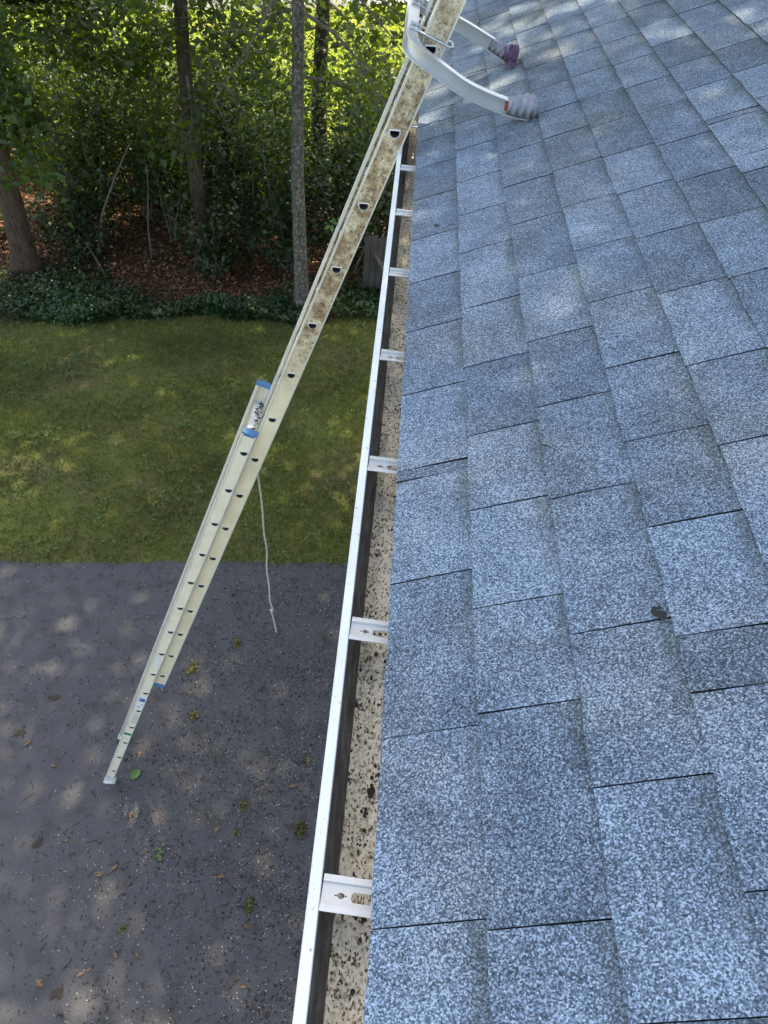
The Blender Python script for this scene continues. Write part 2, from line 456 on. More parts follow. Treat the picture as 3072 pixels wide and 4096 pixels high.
MEAS = {  # cut positions along the eave, nearest courses
    0: [.05, .323, .588, .892, 1.161, 1.193, 1.46, 1.732, 1.985, 2.253, 2.547, 2.816, 3.084, 3.25, 3.40],
    1: [.05, .315, .609, .806, 1.039, 1.259, 1.511, 1.771, 2.08, 2.329],
    2: [-.05, .215, .479, .726, 1.028, 1.302, 1.551, 1.853, 2.161],
    3: [.08, .34, .598, .693, .916, 1.139, 1.379, 1.648, 1.909, 2.178]}
def cuts_for(c):
    r = random.Random(100 + c)
    ys = list(MEAS.get(c, [.02 + r.uniform(0, .25)]))
    while ys[-1] < Y1 - .12:
        step = TAB + r.uniform(-.022, .022)
        if r.random() < .10: step = r.choice((.035, .10, .15))
        ys.append(ys[-1] + step)
    while ys[0] > Y0 + .12: ys.insert(0, ys[0] - TAB + r.uniform(-.02, .02))
    ys[-1] = Y1; ys[0] = Y0
    return ys
restV, restF, restM = [], [], []
rr = random.Random(5); nind = 0
sh_rot = ROOF.to_4x4()
for c in range(int(SMAX / EXP)):
    s0 = c * EXP if c else -.002
    if c == 0: s0 = .0
    ys = cuts_for(c)
    for a, b in zip(ys, ys[1:]):
        gp = min(.0046, .0017 + .0012 * max(0, a)) * rr.uniform(.8, 1.2); ln = b - a - gp
        ds = rr.uniform(-.0009, .0009); rot = rr.uniform(-.004, .004); nn = rr.uniform(-.0003, .0003)
        if c == 0: ds *= .3; rot *= .2
        M4 = Matrix.Translation(roof_pt(s0 + ds, a + gp / 2, nn)) @ sh_rot @ Matrix.Rotation(rot, 4, 'Z') @ Matrix.Rotation(rr.uniform(-.0012, .0012), 4, 'X') @ Matrix.Diagonal((1, ln, 1, 1))
        me = rr.choice(TABS)
        if c <= 10 and b > -.05 and a < 6.0 and not (c > 4 and a > 4.9) and not (c <= 2 and b < .05) and not (c > 6 and b < .3) and nind < 298:
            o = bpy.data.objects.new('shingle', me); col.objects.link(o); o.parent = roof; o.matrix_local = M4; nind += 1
        else:
            base = len(restV)
            restV += [tuple(M4 @ v.co) for v in me.vertices]; restF += [tuple(i + base for i in p.vertices) for p in me.polygons]; restM += [p.material_index for p in me.polygons]
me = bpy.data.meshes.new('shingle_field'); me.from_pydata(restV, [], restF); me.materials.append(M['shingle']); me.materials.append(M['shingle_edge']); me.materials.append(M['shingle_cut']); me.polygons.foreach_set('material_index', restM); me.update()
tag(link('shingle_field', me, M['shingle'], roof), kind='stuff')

# walls, fascia, soffit, gable ends
m = MB(); m.box(.42, 2 * rx - .42, Y0 + .35, Y1 - .35, 0, H - .20)
m.add([(.42, Y1 - .35, H - .2), (2 * rx - .42, Y1 - .35, H - .2), (rx, Y1 - .35, rz - .1)], [(0, 2, 1)])
m.add([(.42, Y0 + .35, H - .2), (2 * rx - .42, Y0 + .35, H - .2), (rx, Y0 + .35, rz - .1)], [(0, 1, 2)])
wall = m.build('wall', M['siding'], house)
m = MB(); m.add([(-.004, 0, 0), (-.020, 0, 0), (-.008, 0, .135), (-.004, 0, .135), (-.004, 1, 0), (-.020, 1, 0), (-.008, 1, .135), (-.004, 1, .135)], [(0, 1, 2, 3), (7, 6, 5, 4), (0, 4, 5, 1), (1, 5, 6, 2), (2, 6, 7, 3)])
board = m.mesh('siding_board'); board.materials.append(M['siding'])
zb = .20
while zb + .135 < H - .19:      # lapped clapboards on the long wall
    o = bpy.data.objects.new('siding_board', board); col.objects.link(o); o.parent = wall
    o.location = (.42, Y0 + .35, zb); o.scale = (1, Y1 - Y0 - .7, 1); zb += .127
m = MB(); m.box(.036, .058, Y0, Y1, H - .185, H - .022); m.build('fascia', M['paint'], house)
m = MB(); m.box(.058, .42, Y0, Y1, H - .185, H - .170); m.build('soffit', M['paint'], house)

# gutter: sweep of a K-style profile, set on the fascia with a slight skew as in the picture
GR = Matrix.Translation((0, 0, H)) @ Matrix.Rotation(-.0055, 4, 'Z')
gut = empty('gutter', (0, 0, 0)); gut.parent = house; gut.matrix_local = GR
def strip(pts, y0, y1, ny=1):
    """open profile swept along y"""
    m = MB(); k = len(pts); ysn = np.linspace(y0, y1, ny + 1)
    m.add([(x, y, z) for y in ysn for x, z in pts], [(i * k + j, i * k + j + 1, (i + 1) * k + j + 1, (i + 1) * k + j) for i in range(ny) for j in range(k - 1)])
    return m
GY0, GY1 = Y0 + .05, Y1 - .02
outer = [(.0335, -.012), (.0335, -.132), (-.054, -.132), (-.058, -.126), (-.062, -.095), (-.072, -.080), (-.083, -.062), (-.0875, -.045), (-.0885, -.022), (-.087, -.0175), (-.0730, -.0175), (-.0718, -.020), (-.0718, -.0305), (-.074, -.0305)]
m = strip(outer, GY0, GY1, 24)
m.build('trough_shell', M['white'], gut)
inner = [(-.0660, -.031), (-.0815, -.045), (-.074, -.060), (-.058, -.078), (-.049, -.094), (-.045, -.122)]
inner = [(-.0722, -.031), (-.071, -.050), (-.064, -.074), (-.055, -.092), (-.0500, -.126)]
m = strip(inner, GY0, GY1, 24); m.build('inner_face', M['grime'], gut)
# sediment of shed granules, lumpy real surface
nx, ny = 10, 900
X = np.linspace(-.054, .031, nx); Yv = np.linspace(-.6, 7.5, ny)
gx, gy = np.meshgrid(X, Yv)
hz = -.118 + .004 * rng.random((ny, nx)) + .006 * np.sin(gy * 5.1 + 1) * np.cos(gy * 2.3) + .005 * np.sin(gx * 90 + gy * 3) + .004 * (gx > .01)
V = np.stack([gx, gy, hz], 2).reshape(-1, 3); idx = np.arange(nx * ny).reshape(ny, nx)
F = np.stack([idx[:-1, :-1], idx[:-1, 1:], idx[1:, 1:], idx[1:, :-1]], 2).reshape(-1, 4)
tag(link('sediment', np_mesh('sediment', V, F), M['sediment'], gut, True), kind='stuff')
# loose crumbs and clumps on the sediment
cl = []
for i in range(60):
    y = rng.uniform(-.1, 5.5) if i > 25 else rng.uniform(.1, 1.6)
    cl.append((rng.uniform(-.044, .02), y, -.112 + rng.uniform(0, .004), rng.uniform(.0018, .005) * (1.8 if rng.random() < .06 else 1)))
m = MB()
ico = [(0, 0, 1), (.89, 0, .45), (.28, .85, .45), (-.72, .53, .45), (-.72, -.53, .45), (.28, -.85, .45), (0, 0, -.6)]
for x, y, z, r in cl:
    m.add([(x + a * r * rng.uniform(.6, 1.2), y + b * r * rng.uniform(.6, 1.8), z + c * r * .8) for a, b, c in ico],
          [(0, i, i % 5 + 1) for i in range(1, 6)] + [(6, i % 5 + 1, i) for i in range(1, 6)])
tag(m.build('crumbs', M['debris'], gut), kind='stuff')
for (x, y, r) in ((-.012, .56, .011), (.018, .685, .006), (.004, .80, .009), (-.010, .353 + .02, .008), (.012, 1.19, .010), (-.020, .52, .006), (.016, .45, .007)):
    m = MB(); rd = random.Random(int(y * 1000))
    for q in range(9):
        cx, cy = x + rd.gauss(0, r * .5), y + rd.gauss(0, r * .9); q_r = r * rd.uniform(.3, .6)
        m.add([(cx + a * q_r * rd.uniform(.6, 1.2), cy + b * q_r * rd.uniform(.8, 1.5), -.110 + c * q_r * .8) for a, b, c in ico],
              [(0, i, i % 5 + 1) for i in range(1, 6)] + [(6, i % 5 + 1, i) for i in range(1, 6)])
    m.build('debris_clump', M['debris'], gut)

for nm, cnt, mt, sz in (('pale_grit', 5200, 'grit_pale', .0034), ('dark_grit', 4600, 'bits', .0031)):
    y = rng.uniform(-.1, 1, cnt) ** 1.0 * 5.0; x = rng.uniform(-.046, .026, cnt)
    if nm == 'dark_grit': kp = rng.random(cnt) < .35 + .65 * (np.sin(y * 9 + 3 * np.sin(y * 2.3)) * np.cos(x * 60) > 0); x, y = x[kp], y[kp]
    C = np.stack([x, y, -.110 + .003 * rng.random(len(x))], 1)
    tag(link(nm, leaves_mesh(nm, C, sz, .7, .6, .6), M[mt], gut), kind='stuff')
# hangers with keyhole and slot cut through
def circ(cx, cy, r, n=12, a0=0): return [(cx + r * math.cos(a0 + 2 * math.pi * i / n), cy + r * math.sin(a0 + 2 * math.pi * i / n)) for i in range(n)]
keyh = [(x - .0135, y * .9) for x, y in ((-.0395, -.0010), (-.0358, -.0011), (-.0345, -.0034), (-.031, -.0048), (-.0275, -.0034), (-.0262, -.0011), (-.0225, -.0010),
        (-.0225, .0010), (-.0262, .0011), (-.0275, .0034), (-.031, .0048), (-.0345, .0034), (-.0358, .0011), (-.0395, .0010))]
slot = [(-.031, -.003), (-.027, -.0068), (-.004, -.0068), (-.004, .0068), (-.027, .0068), (-.031, .003)]
hang_me = plate('hanger_plate', [(-.0705, -.0155), (.033, -.0155), (.033, .0155), (-.0705, .0155)], [keyh, slot], .0014)
fm = MB()
for sgn in (-1, 1):
    fm.sweep([(-.0705, sgn * .0155, .0008), (.033, sgn * .0155, .0008)], [(-.0008, -.001), (.0008, -.001), (.0008, .0062), (-.0008, .0062)])
    fm.sweep([(-.0705, sgn * .0195, .0062), (.033, sgn * .0195, .0062)], [(-.0042, -.0006), (.0042, -.0006), (.0042, .0006), (-.0042, .0006)])
flange_me = fm.mesh('hanger_flange')
HY = [-.07, .364, .799, 1.235, 1.653, 2.09, 2.501, 2.887, 3.345, 3.78, 4.21, 4.65, 5.1, 5.5, 5.95]
for i, y in enumerate(HY):
    o = link('hanger', hang_me, M['hanger'], gut); o.location = (0, y, -.024); o.rotation_euler = (0, 0, -.06 + .01 * math.sin(i * 3))
    f2 = bpy.data.objects.new('hanger_flange', flange_me); col.objects.link(f2)
    if not flange_me.materials: flange_me.materials.append(M['hanger'])
    f2.parent = gut; f2.location = o.location; f2.rotation_euler = o.rotation_euler

# ------------------------------------------------------------------ extension ladder
FOOT = Vector((-2.28314, 3.16536, 0))
U = Vector((.3381742, -.02713931, .94069212)); Vv = Vector((.0091812, .99963166, .02553915)); W = Vector((-.94103874, 0, .33829881))
LM = Matrix(((Vv.x, W.x, U.x, FOOT.x), (Vv.y, W.y, U.y, FOOT.y), (Vv.z, W.z, U.z, FOOT.z), (0, 0, 0, 1)))
ladder = tag(empty('extension_ladder', mat=LM), 'aluminium extension ladder leaning past the gutter with roof stabilizer arms', 'ladder')
BW, FW = .435, .365           # widths between webs
def dshape(cy, cz, r=.0195, n=12):
    """D: flat tread facing world up, round below; returns (y,z)"""
    ang = math.atan2(.94, .338)           # world up in (w,u)
    pts = []
    for i in range(n + 1):
        a = ang + R(66) + R(228) * i / n
        pts.append((cy + r * math.cos(a), cz + r * math.sin(a)))
    return pts
def rail(name, sec, x, y0, y1, z0, z1, holes_z, hy, mat, inward):
    """C-channel rail with open rung ends; web in the local yz plane at x"""
    outl = [(y0, z0), (y1, z0), (y1, z1), (y0, z1)]
    me = plate('web', outl, [dshape(hy, z) for z in holes_z], .003)
    # plate xy -> local y,z ; thickness -> x
    me.transform(Matrix(((0, 0, 1, x), (1, 0, 0, 0), (0, 1, 0, 0), (0, 0, 0, 1))))
    me.name = name
    o = link(name, me, mat, sec)
    fl = MB(); s = inward
    for (ya, yb) in ((y0 - .0005, y0 + .004), (y1 - .004, y1 + .0005)):
        xa, xb = sorted((x + s * .0012, x + s * .031)); fl.box(xa, xb, ya, yb, z0 + .001, z1 - .001)
    # rolled beads on the outer face along both edges and the flange tips
    for yb in (y0 + .0035, y1 - .0035):
        xa, xb = sorted((x - s * .0015, x - s * .0042)); fl.box(xa, xb, yb - .0028, yb + .0028, z0 + .001, z1 - .001)
    for yb, d in ((y1, -1), (y0, 1)):
        xa, xb = sorted((x + s * .0275, x + s * .0312)); ya, yc = sorted((yb + d * .0006, yb + d * .013)); fl.box(xa, xb, ya, yc, z0 + .001, z1 - .001)
    fo = fl.build('flange', M['flange_alu'], o)
    return o
def rungs(sec, zs, hy, xa, xb, ring):
    for z in zs:
        out = dshape(hy, z, .0194); inn = dshape(hy, z, .0180)
        c = (sum(p[0] for p in out) / len(out), sum(p[1] for p in out) / len(out))
        m = MB(); k = len(out)
        vs = [(xx, y, zz) for xx, pr in ((xa - .0045, out), (xb + .0045, out), (xa - .0045, inn), (xb + .0045, inn)) for y, zz in pr]
        fs = []
        for j in range(k):
            j2 = (j + 1) % k
            fs += [(j, j2, k + j2, k + j), (2 * k + j2, 2 * k + j, 3 * k + j, 3 * k + j2), (j2, j, 2 * k + j, 2 * k + j2), (k + j, k + j2, 3 * k + j2, 3 * k + j)]
        m.add(vs, fs)
        # swaged collar round each open end
        for xx, d in ((xa, -1), (xb, 1)):
            o2 = dshape(hy, z, .0235)
            # keep the collar centred on the opening
            o2 = [(y + (c[0] - hy) * -.25, zz + (c[1] - z) * -.25) for y, zz in o2]
            x1 = xx + d * .0030; x0 = xx + d * .0016
            vs = [(x1, y, zz) for y, zz in out] + [(x0, y, zz) for y, zz in o2]
            m.add(vs, [(j, (j + 1) % k, k + (j + 1) % k, k + j) for j in range(k)])
        o = m.build('rung', M['rung_alu'], sec); o.data.materials.append(M['rung_bore'])
        for pi in range(1, 4 * k, 4): o.data.polygons[pi].material_index = 1
base = empty('base_section'); base.parent = ladder
fly = empty('fly_section'); fly.parent = ladder
bz = [.25 + .3048 * j for j in range(15)]
fz = [6.602 - .3048 * j for j in range(-4, 16)]
for x, s in ((0, 1), (BW, -1)):
    rail('rail', base, x, -.028, .046, 0.03, 4.655, bz, 0., M['base_alu'], s)
for x, s in ((.035, 1), (.035 + FW, -1)):
    rail('rail', fly, x, -.116, -.031, 1.90, 7.95, fz, -.070, M['fly_alu'], s)
rungs(base, bz, 0., 0, BW, True); rungs(fly, fz, -.070, .035, .035 + FW, True)
# shoes: bent plate foot with rubber pad
for x, s in ((0, 1), (BW, -1)):
    m = MB()
    m.obox((x - s * .004, .004, .055), (.002, 0, 0), (0, .030, 0), (0, 0, .055))
    d = Vector((0, .338, .94)); f = Vector((0, .94, -.338))
    cpt = Vector((x, .008, 0))
    low = []
    for tt, hh in ((.062, .030), (.070, .012), (.062, -.001), (.035, -.006), (-.030, -.006), (-.038, .0), (-.038, .012)):
        low.append((x, .004 - f.y * tt + d.y * (hh + .012), .0 - f.z * tt + d.z * (hh + .012)))
    m.sweep(low, [(-.028, -.0015), (.028, -.0015), (.028, .0015), (-.028, .0015)], up=(0, .2, 1))
    sh = m.build('shoe', M['rung_alu'], base)
    p = MB(); p.obox(cpt + d * .003 - f * .018, Vector((.027, 0, 0)), f * .040, d * .0028); p.build('shoe_pad', M['rubber'], base)
# blue end caps, guide bracket and labels on the near rail
def cap(sec, name, x, y0, y1, z0, z1, s, mat):
    m = MB(); xa, xb = sorted((x - s * .006, x + s * .034)); m.box(xa, xb, y0 - .003, y1 + .003, z0, z1)
    m.box(min(x - s * .008, x - s * .006), max(x - s * .008, x - s * .006), y0 + .01, y1 - .01, z0 - .01, z1)
    return m.build(name, mat, sec)
for x, s in ((0, 1), (BW, -1)): cap(base, 'end_cap', x, -.028, .046, 4.650, 4.661, s, M['blue'])
for x, s in ((.035, 1), (.035 + FW, -1)): cap(fly, 'end_cap', x, -.116, -.031, 1.870, 1.902, s, M['blue'])
rd = random.Random(3); m = MB()      # wet leaves and sludge caught on the top base rung
for q in range(46):
    xx = rd.choice((rd.uniform(.10, .19), rd.uniform(.30, .41), rd.uniform(.10, .41))); y = rd.gauss(-.012, .011); r = rd.uniform(.004, .011)
    z = 4.517 + .0165 + rd.uniform(-.006, .006) - y * .36
    m.add([(xx + a * r * rd.uniform(.7, 1.5), y + b * r * rd.uniform(.6, 1.2), z + c * r * .8) for a, b, c in ico], [(0, i, i % 5 + 1) for i in range(1, 6)] + [(6, i % 5 + 1, i) for i in range(1, 6)])
tag(m.build('caught_debris', M['debris'], base), kind='stuff')
m = MB(); k = 14
m.add([(-.0022, .004 + .011 * math.cos(2 * math.pi * i / k), 2.244 + (.07 * (1 if math.sin(2 * math.pi * i / k) > 0 else -1) + .012 * math.sin(2 * math.pi * i / k))) for i in range(k)], [tuple(range(k))])
m.build('oval_label', M['label_white'], base)
m = MB(); m.box(-.0022, -.0017, -.022, .031, 1.50, 1.70); lb = m.build('warning_label', M['label_white'], base)
m = MB(); m.box(-.0026, -.0023, -.020, .020, 1.625, 1.675); m.box(-.0026, -.0023, .023, .027, 1.62, 1.69); m.build('label_print', M['label_blue'], base)
m = MB(); m.box(-.0026, -.0023, .0, .020, 1.53, 1.54); m.box(-.0026, -.0023, -.012, -.004, 1.57, 1.585); m.build('label_print', M['label_dark'], base)
m = MB(); m.box(-.0022, -.0017, -.018, .025, 1.235, 1.41); m.build('faded_label', M['label_clear'], base)
m = MB(); m.box(-.0022, -.0017, -.024, .040, 1.005, 1.045); m.build('green_label', M['label_green'], base)
# --- roof stabilizer clamped to the fly section (built in world space, parented)
LI = LM.inverted()
stab = empty('stabilizer'); stab.parent = ladder
def E(x, y, z): return Vector((x, y, H + z))
def bez(pts, n=8):
    out = []
    P = [Vector(p) for p in pts]
    for i in range(len(P) - 1):
        p0, p1, p2, p3 = P[max(i - 1, 0)], P[i], P[i + 1], P[min(i + 2, len(P) - 1)]
        for j in range(n):
            t = j / n
            out.append(.5 * ((2 * p1) + (p2 - p0) * t + (2 * p0 - 5 * p1 + 4 * p2 - p3) * t * t + (3 * p1 - p0 - 3 * p2 + p3) * t ** 3))
    return out + [P[-1]]
hh, dd, tt = .0245, .0200, .0025
ibeam = [(-dd, -hh), (dd, -hh), (dd, -hh + .0036), (tt, -hh + .0046), (tt, hh - .0046), (dd, hh - .0036), (dd, hh), (-dd, hh), (-dd, hh - .0036), (-tt, hh - .0046), (-tt, -hh + .0046), (-dd, -hh + .0036)]
near_p = bez([E(-.058, 3.30, .372), E(-.058, 3.06, .372), E(-.056, 2.962, .366), E(-.030, 2.926, .346), E(.045, 2.924, .305), E(.155, 2.930, .247), E(.300, 2.948, .200), E(.400, 2.968, .182)])
far_p = bez([E(-.058, 3.30, .372), E(-.058, 3.50, .372), E(-.056, 3.60, .366), E(-.030, 3.634, .346), E(.045, 3.636, .312), E(.135, 3.634, .286), E(.260, 3.640, .232), E(.362, 3.655, .183)])
def wbuild(m, name, mat, parent, smooth=False):
    me = m.mesh(name); me.transform(LI); return link(name, me, mat, parent, smooth)
for pth in (near_p, far_p):
    m = MB(); m.sweep(pth, ibeam, up=(.25, 0, .97)); wbuild(m, 'arm', M['stab_alu'], stab)
# U-bolts round both fly rails
for yv in (3.045, 3.40):
    sg = 1 if yv < 3.2 else -1
    for dz in (.030,):
        c0 = E(.012, yv, .345) + U * dz; xa, xb = -.036 * sg, .030 * sg
        pth = [c0 + W * .088 + Vv * xa, c0 + W * -.062 + Vv * xa, c0 + W * -.072 + Vv * xa * .8, c0 + W * -.072 + Vv * xb * .8, c0 + W * -.062 + Vv * xb, c0 + W * .088 + Vv * xb]
        m = MB(); m.tube(pth, .0042, 8, True, up=tuple(U))
        for q in (xa, xb):
            m.tube([c0 + W * .060 + Vv * q, c0 + W * .069 + Vv * q], .009, 6, True, up=tuple(U))
        wbuild(m, 'u_bolt', M['zinc'], stab)
    m = MB(); c0 = E(.012, yv + .008, .345); m.obox(c0 + W * .052, Vv * .034, W * .003, U * .062); wbuild(m, 'clamp_plate', M['zinc'], stab)
# wrapped feet
def wrap(p0, p1, r0, r1, name, mat, seed, ridges=5, up=(0, 0, 1), squash=.85, parent=None):
    rd = random.Random(seed); n = 34; k = 18
    path = [Vector(p0).lerp(Vector(p1), i / (n - 1)) for i in range(n)]
    profs = []
    for i in range(n):
        t = i / (n - 1)
        r = r0 + (r1 - r0) * min(1, t * 1.5)
        r *= .965 + .065 * ((t * ridges) % 1.0) + rd.uniform(-.025, .025)
        if t > .82: r *= math.sqrt(max(.02, 1 - ((t - .82) / .185) ** 2))
        profs.append([(r * math.cos(2 * math.pi * j / k) * (1 + .04 * math.sin(3 * j + i)), squash * r * math.sin(2 * math.pi * j / k + .25 * math.sin(i * .8))) for j in range(k)])
    m = MB(); m.sweep(path, profs, up)
    return wbuild(m, name, mat, parent or stab, True)
f1 = wrap(E(.300, 2.948, .203), E(.408, 2.970, .205), .030, .043, 'wrapped_foot', M['tape'], 1, 4)
m = MB(); m.tube([E(.292, 2.945, .203), E(.302, 2.948, .203)], [.016, .016], 8); wbuild(m, 'rubber_sleeve', M['red'], stab)
f2 = wrap(E(.270, 3.641, .230), E(.352, 3.653, .196), .026, .033, 'wrapped_foot', M['tape'], 2, 5)
f3 = wrap(E(.330, 3.645, .200), E(.392, 3.645, .192), .030, .040, 'cloth_pad', M['purple'], 3, 2, squash=.95)
m = MB(); m.add([E(.345, 3.60, .166), E(.392, 3.612, .172), E(.375, 3.58, .168), E(.335, 3.585, .150), E(.36, 3.62, .19)], [(0, 1, 2), (0, 2, 3), (0, 4, 1), (3, 4, 0)]); wbuild(m, 'cloth_tail', M['purple'], stab)

# rope hanging off the near rail
pts = [(-.735, 3.12, 4.22), (-.705, 3.10, 4.067), (-.690, 3.10, 3.83), (-.688, 3.10, 3.60), (-.680, 3.11, 3.42), (-.685, 3.10, 3.26), (-.675, 3.09, 3.10), (-.678, 3.10, 2.95), (-.664, 3.10, 2.87), (-.668, 3.10, 2.83), (-.676, 3.10, 2.855), (-.664, 3.10, 2.78), (-.655, 3.10, 2.70), (-.646, 3.10, 2.615)]
m = MB(); bp = bez(pts, 14)
m.tube(bp, [.0055 + .0011 * math.sin(i * 1.9) for i in range(len(bp))], 6)
tag(m.build('rope', M['rope'], None, True), 'thin pale knotted rope dangling from the ladder rail', 'rope')

m = MB()
for q in range(5):
    a = q * 1.3; c = Vector((.398, -.020 + .004 * q, 5.70 - .006 * q)); d = Vector((-.3, math.cos(a) * .9 + .3, math.sin(a))).normalized(); sd2 = d.cross(Vector((1, 0, 0))).normalized(); L = .034
    m.add([c, c + d * L * .5 + sd2 * L * .3, c + d * L, c + d * L * .5 - sd2 * L * .3], [(0, 1, 2), (0, 2, 3)])
o = m.build('green_sprig', M['green_leaf']); o.matrix_world = LM
tag(o, 'tiny green sprig caught on the upper ladder rail', 'sprig')

# ------------------------------------------------------------------ things on the roof
def clump(name, c, r, nblob, mat, seed, flat=.5, basis=None, mold=None):
    rd = random.Random(seed); m = MB()
    for q in range(nblob):
        cx, cy = rd.gauss(0, r * .42), rd.gauss(0, r * .42); qr = r * rd.uniform(.3, .55)
        m.add([(cx + a * qr * rd.uniform(.6, 1.3), cy + b * qr * rd.uniform(.6, 1.3), qr * flat * .55 + cc * qr * flat) for a, b, cc in ico],
              [(0, i, i % 5 + 1) for i in range(1, 6)] + [(6, i % 5 + 1, i) for i in range(1, 6)])
    o = m.build(name, mat)
    o.matrix_world = Matrix.Translation(c) @ (basis.to_4x4() if basis is not None else Matrix.Identity(4))
    return o
tag(clump('leaf_clump', roof_pt(.434, .735, .005), .0125, 16, M['black_wet'], 11, .45, ROOF), 'black wet crumb of leaf litter stuck on the shingles', 'debris')
o = clump('black_speck', roof_pt(.083, 2.302, .006), 0.013, 6, M['black_wet'], 12, .5, ROOF); o.scale = (.7, 1, 1)  # oval dark mark, modelled as a small flat lump
tag(o, 'tiny black oval speck on the shingles near the gutter edge', 'debris')
m = MB(); m.tube([roof_pt(.300, 1.175, .008), roof_pt(.307, 1.170, .010), roof_pt(.318, 1.160, .008)], [.0012, .0016, .0008], 5)
tag(m.build('twig', M['debris']), 'tiny dark twig lying in the middle of the roof', 'twig')

# ------------------------------------------------------------------ debris on the driveway
def oak_leaf_mesh(seed, L=.085):
    rd = random.Random(seed); n = 7
    left, right = [], []
    for i in range(n):
        t = i / (n - 1); wv = L * .30 * math.sin(math.pi * (.08 + .90 * t)) * (1 if i % 2 else .50) * rd.uniform(.75, 1.2)
        z = .010 * math.sin(math.pi * t) * rd.uniform(.5, 1.6)
        left.append((-wv, L * (t - .5), z + abs(wv) * rd.uniform(.1, .6))); right.append((wv, L * (t - .5), z + abs(wv) * rd.uniform(.1, .6)))
    mid = [(rd.uniform(-.003, .003), L * (i / (n - 1) - .5), .006 + .008 * math.sin(math.pi * i / (n - 1))) for i in range(n)]
    V = left + mid + right; F = []
    for i in range(n - 1): F += [(i, n + i, n + i + 1, i + 1), (n + i, 2 * n + i, 2 * n + i + 1, n + i + 1)]
    b = len(V); V += [(-.0012, -L * .5, .006), (.0012, -L * .5, .006), (.004, -L * .72, .004)]; F.append((b, b + 1, b + 2))
    me = bpy.data.meshes.new('dry_leaf'); me.from_pydata(V, [], F); me.update(); me.materials.append(M['oak_leaf']); return me
OAK = [oak_leaf_mesh(i) for i in range(6)]
brown = [(-3.15, 3.46, 1.1, 'splayed tan oak leaf at the far left edge of the driveway'), (-2.83, 3.26, .95, 'tan oak leaf left of the ladder foot'),
         (-2.08, 3.45, .9, 'small orange leaf just right of the ladder foot'), (-2.0, 2.87, 1.0, 'reddish curled leaf below the green leaf near ladder foot'),
         (-2.11, 2.80, .6, 'little tan leaf scrap beside the reddish curled leaf'), (-2.47, 2.60, .7, 'pale leaf scrap alone left of the middle of the driveway'), (-2.01, 2.40, 1.0, 'brown crumpled leaf, upper one of the close pair on the driveway'),
         (-2.11, 2.34, 1.05, 'orange curled leaf, lower one of the close pair on the driveway'), (-1.21, 2.80, .9, 'brown leaf midway between green sprig and mossy clump'), (-1.10, 2.40, .95, 'orange star shaped leaf below the mossy clumps'),
         (-1.80, 1.75, .85, 'orange leaf in the lower middle, left of a paler one'), (-2.03, 1.60, .8, 'tan leaf, larger of two together near the bottom'), (-1.97, 1.64, .6, 'tan leaf, smaller of two together near the bottom'), (-2.32, 1.52, 1.15, 'large brown crumpled leaf near the bottom left of the driveway'),
         (-1.63, 1.76, .75, 'pale leaf in the lower middle, right of an orange one'), (-.81, 2.03, .85, 'orange leaf on the driveway close under the gutter'), (-.76, 1.60, .8, 'pale yellow leaf near the gutter at the bottom'), (-3.03, 3.84, .6, 'small tan leaf beside the upper dark sludge clump'),
         (-1.35, 1.90, .55, 'tiny pinkish leaf scrap right of the tiny moss tuft'), (-2.01, 2.95, .55, 'tiny pale leaf scrap just above the reddish curled leaf'), (-.49, 3.51, 1.1, 'pale orange leaf cluster by the gutter beside the ladder shade'), (-.60, 3.25, 1.0, 'orange forked leaf under the gutter near the mossy clump'), (-.82, 5.42, .9, 'pale leaf near the lawn edge by the house')]
for i, (x, y, s, lb) in enumerate(brown):
    o = bpy.data.objects.new('dry_leaf', OAK[i % 6]); col.objects.link(o)
    o.location = (x, y, .009); o.rotation_euler = (rng.uniform(-.15, .15), rng.uniform(-.15, .15), rng.uniform(0, 6.28)); s *= .88; o.scale = (s, s, s)
    tag(o, lb or 'small scattered tan leaf scrap on the dark driveway', 'leaf', 'dry leaves on the driveway')
def simple_leaf(name, L, Wd, mat, loc, rz):
    m = MB(); n = 8; V = []
    for i in range(n):
        t = i / (n - 1); wv = Wd * .5 * math.sin(math.pi * t) ** .7; z = .006 + .012 * t * (1 - t)
        V += [(-wv, L * (t - .5), z + wv * .25), (0, L * (t - .5), z), (wv, L * (t - .5), z + wv * .25)]
    m.add(V, [(3 * i, 3 * i + 1, 3 * i + 4, 3 * i + 3) for i in range(n - 1)] + [(3 * i + 1, 3 * i + 2, 3 * i + 5, 3 * i + 4) for i in range(n - 1)])
    o = m.build(name, mat); o.location = loc; o.rotation_euler = (0, 0, rz); return o
tag(simple_leaf('green_leaf', .12, .085, M['green_leaf'], (-2.063, 3.239, .008), -.5), 'broad pale green leaf on the driveway beside the ladder foot', 'leaf')
m = MB()
for q in range(9):
    a = q * .8; c = Vector((-1.666 + .014 * q * math.sin(a) * .3, 2.50 + .014 * q, .012)); d = Vector((math.cos(a * 2.1), math.sin(a * 2.1) * .7, .25)).normalized(); sd2 = d.cross(Vector((0, 0, 1))).normalized()
    L = .045; m.add([c, c + d * L * .5 + sd2 * L * .26 + Vector((0, 0, .004)), c + d * L, c + d * L * .5 - sd2 * L * .26 + Vector((0, 0, .004))], [(0, 1, 2), (0, 2, 3)])
m.tube([(-1.666, 2.48, .010), (-1.664, 2.56, .013), (-1.66, 2.63, .011)], .002, 5)
tag(m.build('green_sprig', M['green_leaf']), 'small fresh green leafy sprig on the driveway', 'sprig')
def moss(loc, r, n, label):
    C = np.stack([rng.normal(0, r * .36, n), rng.normal(0, r * .55, n), np.abs(rng.normal(0, r * .16, n)) + .008], 1)
    o = link('moss_clump', leaves_mesh('moss_clump', C, .026, .5, .3), M['moss']); o.location = (*loc, .006); tag(o, label, 'moss', 'moss clumps on the driveway')
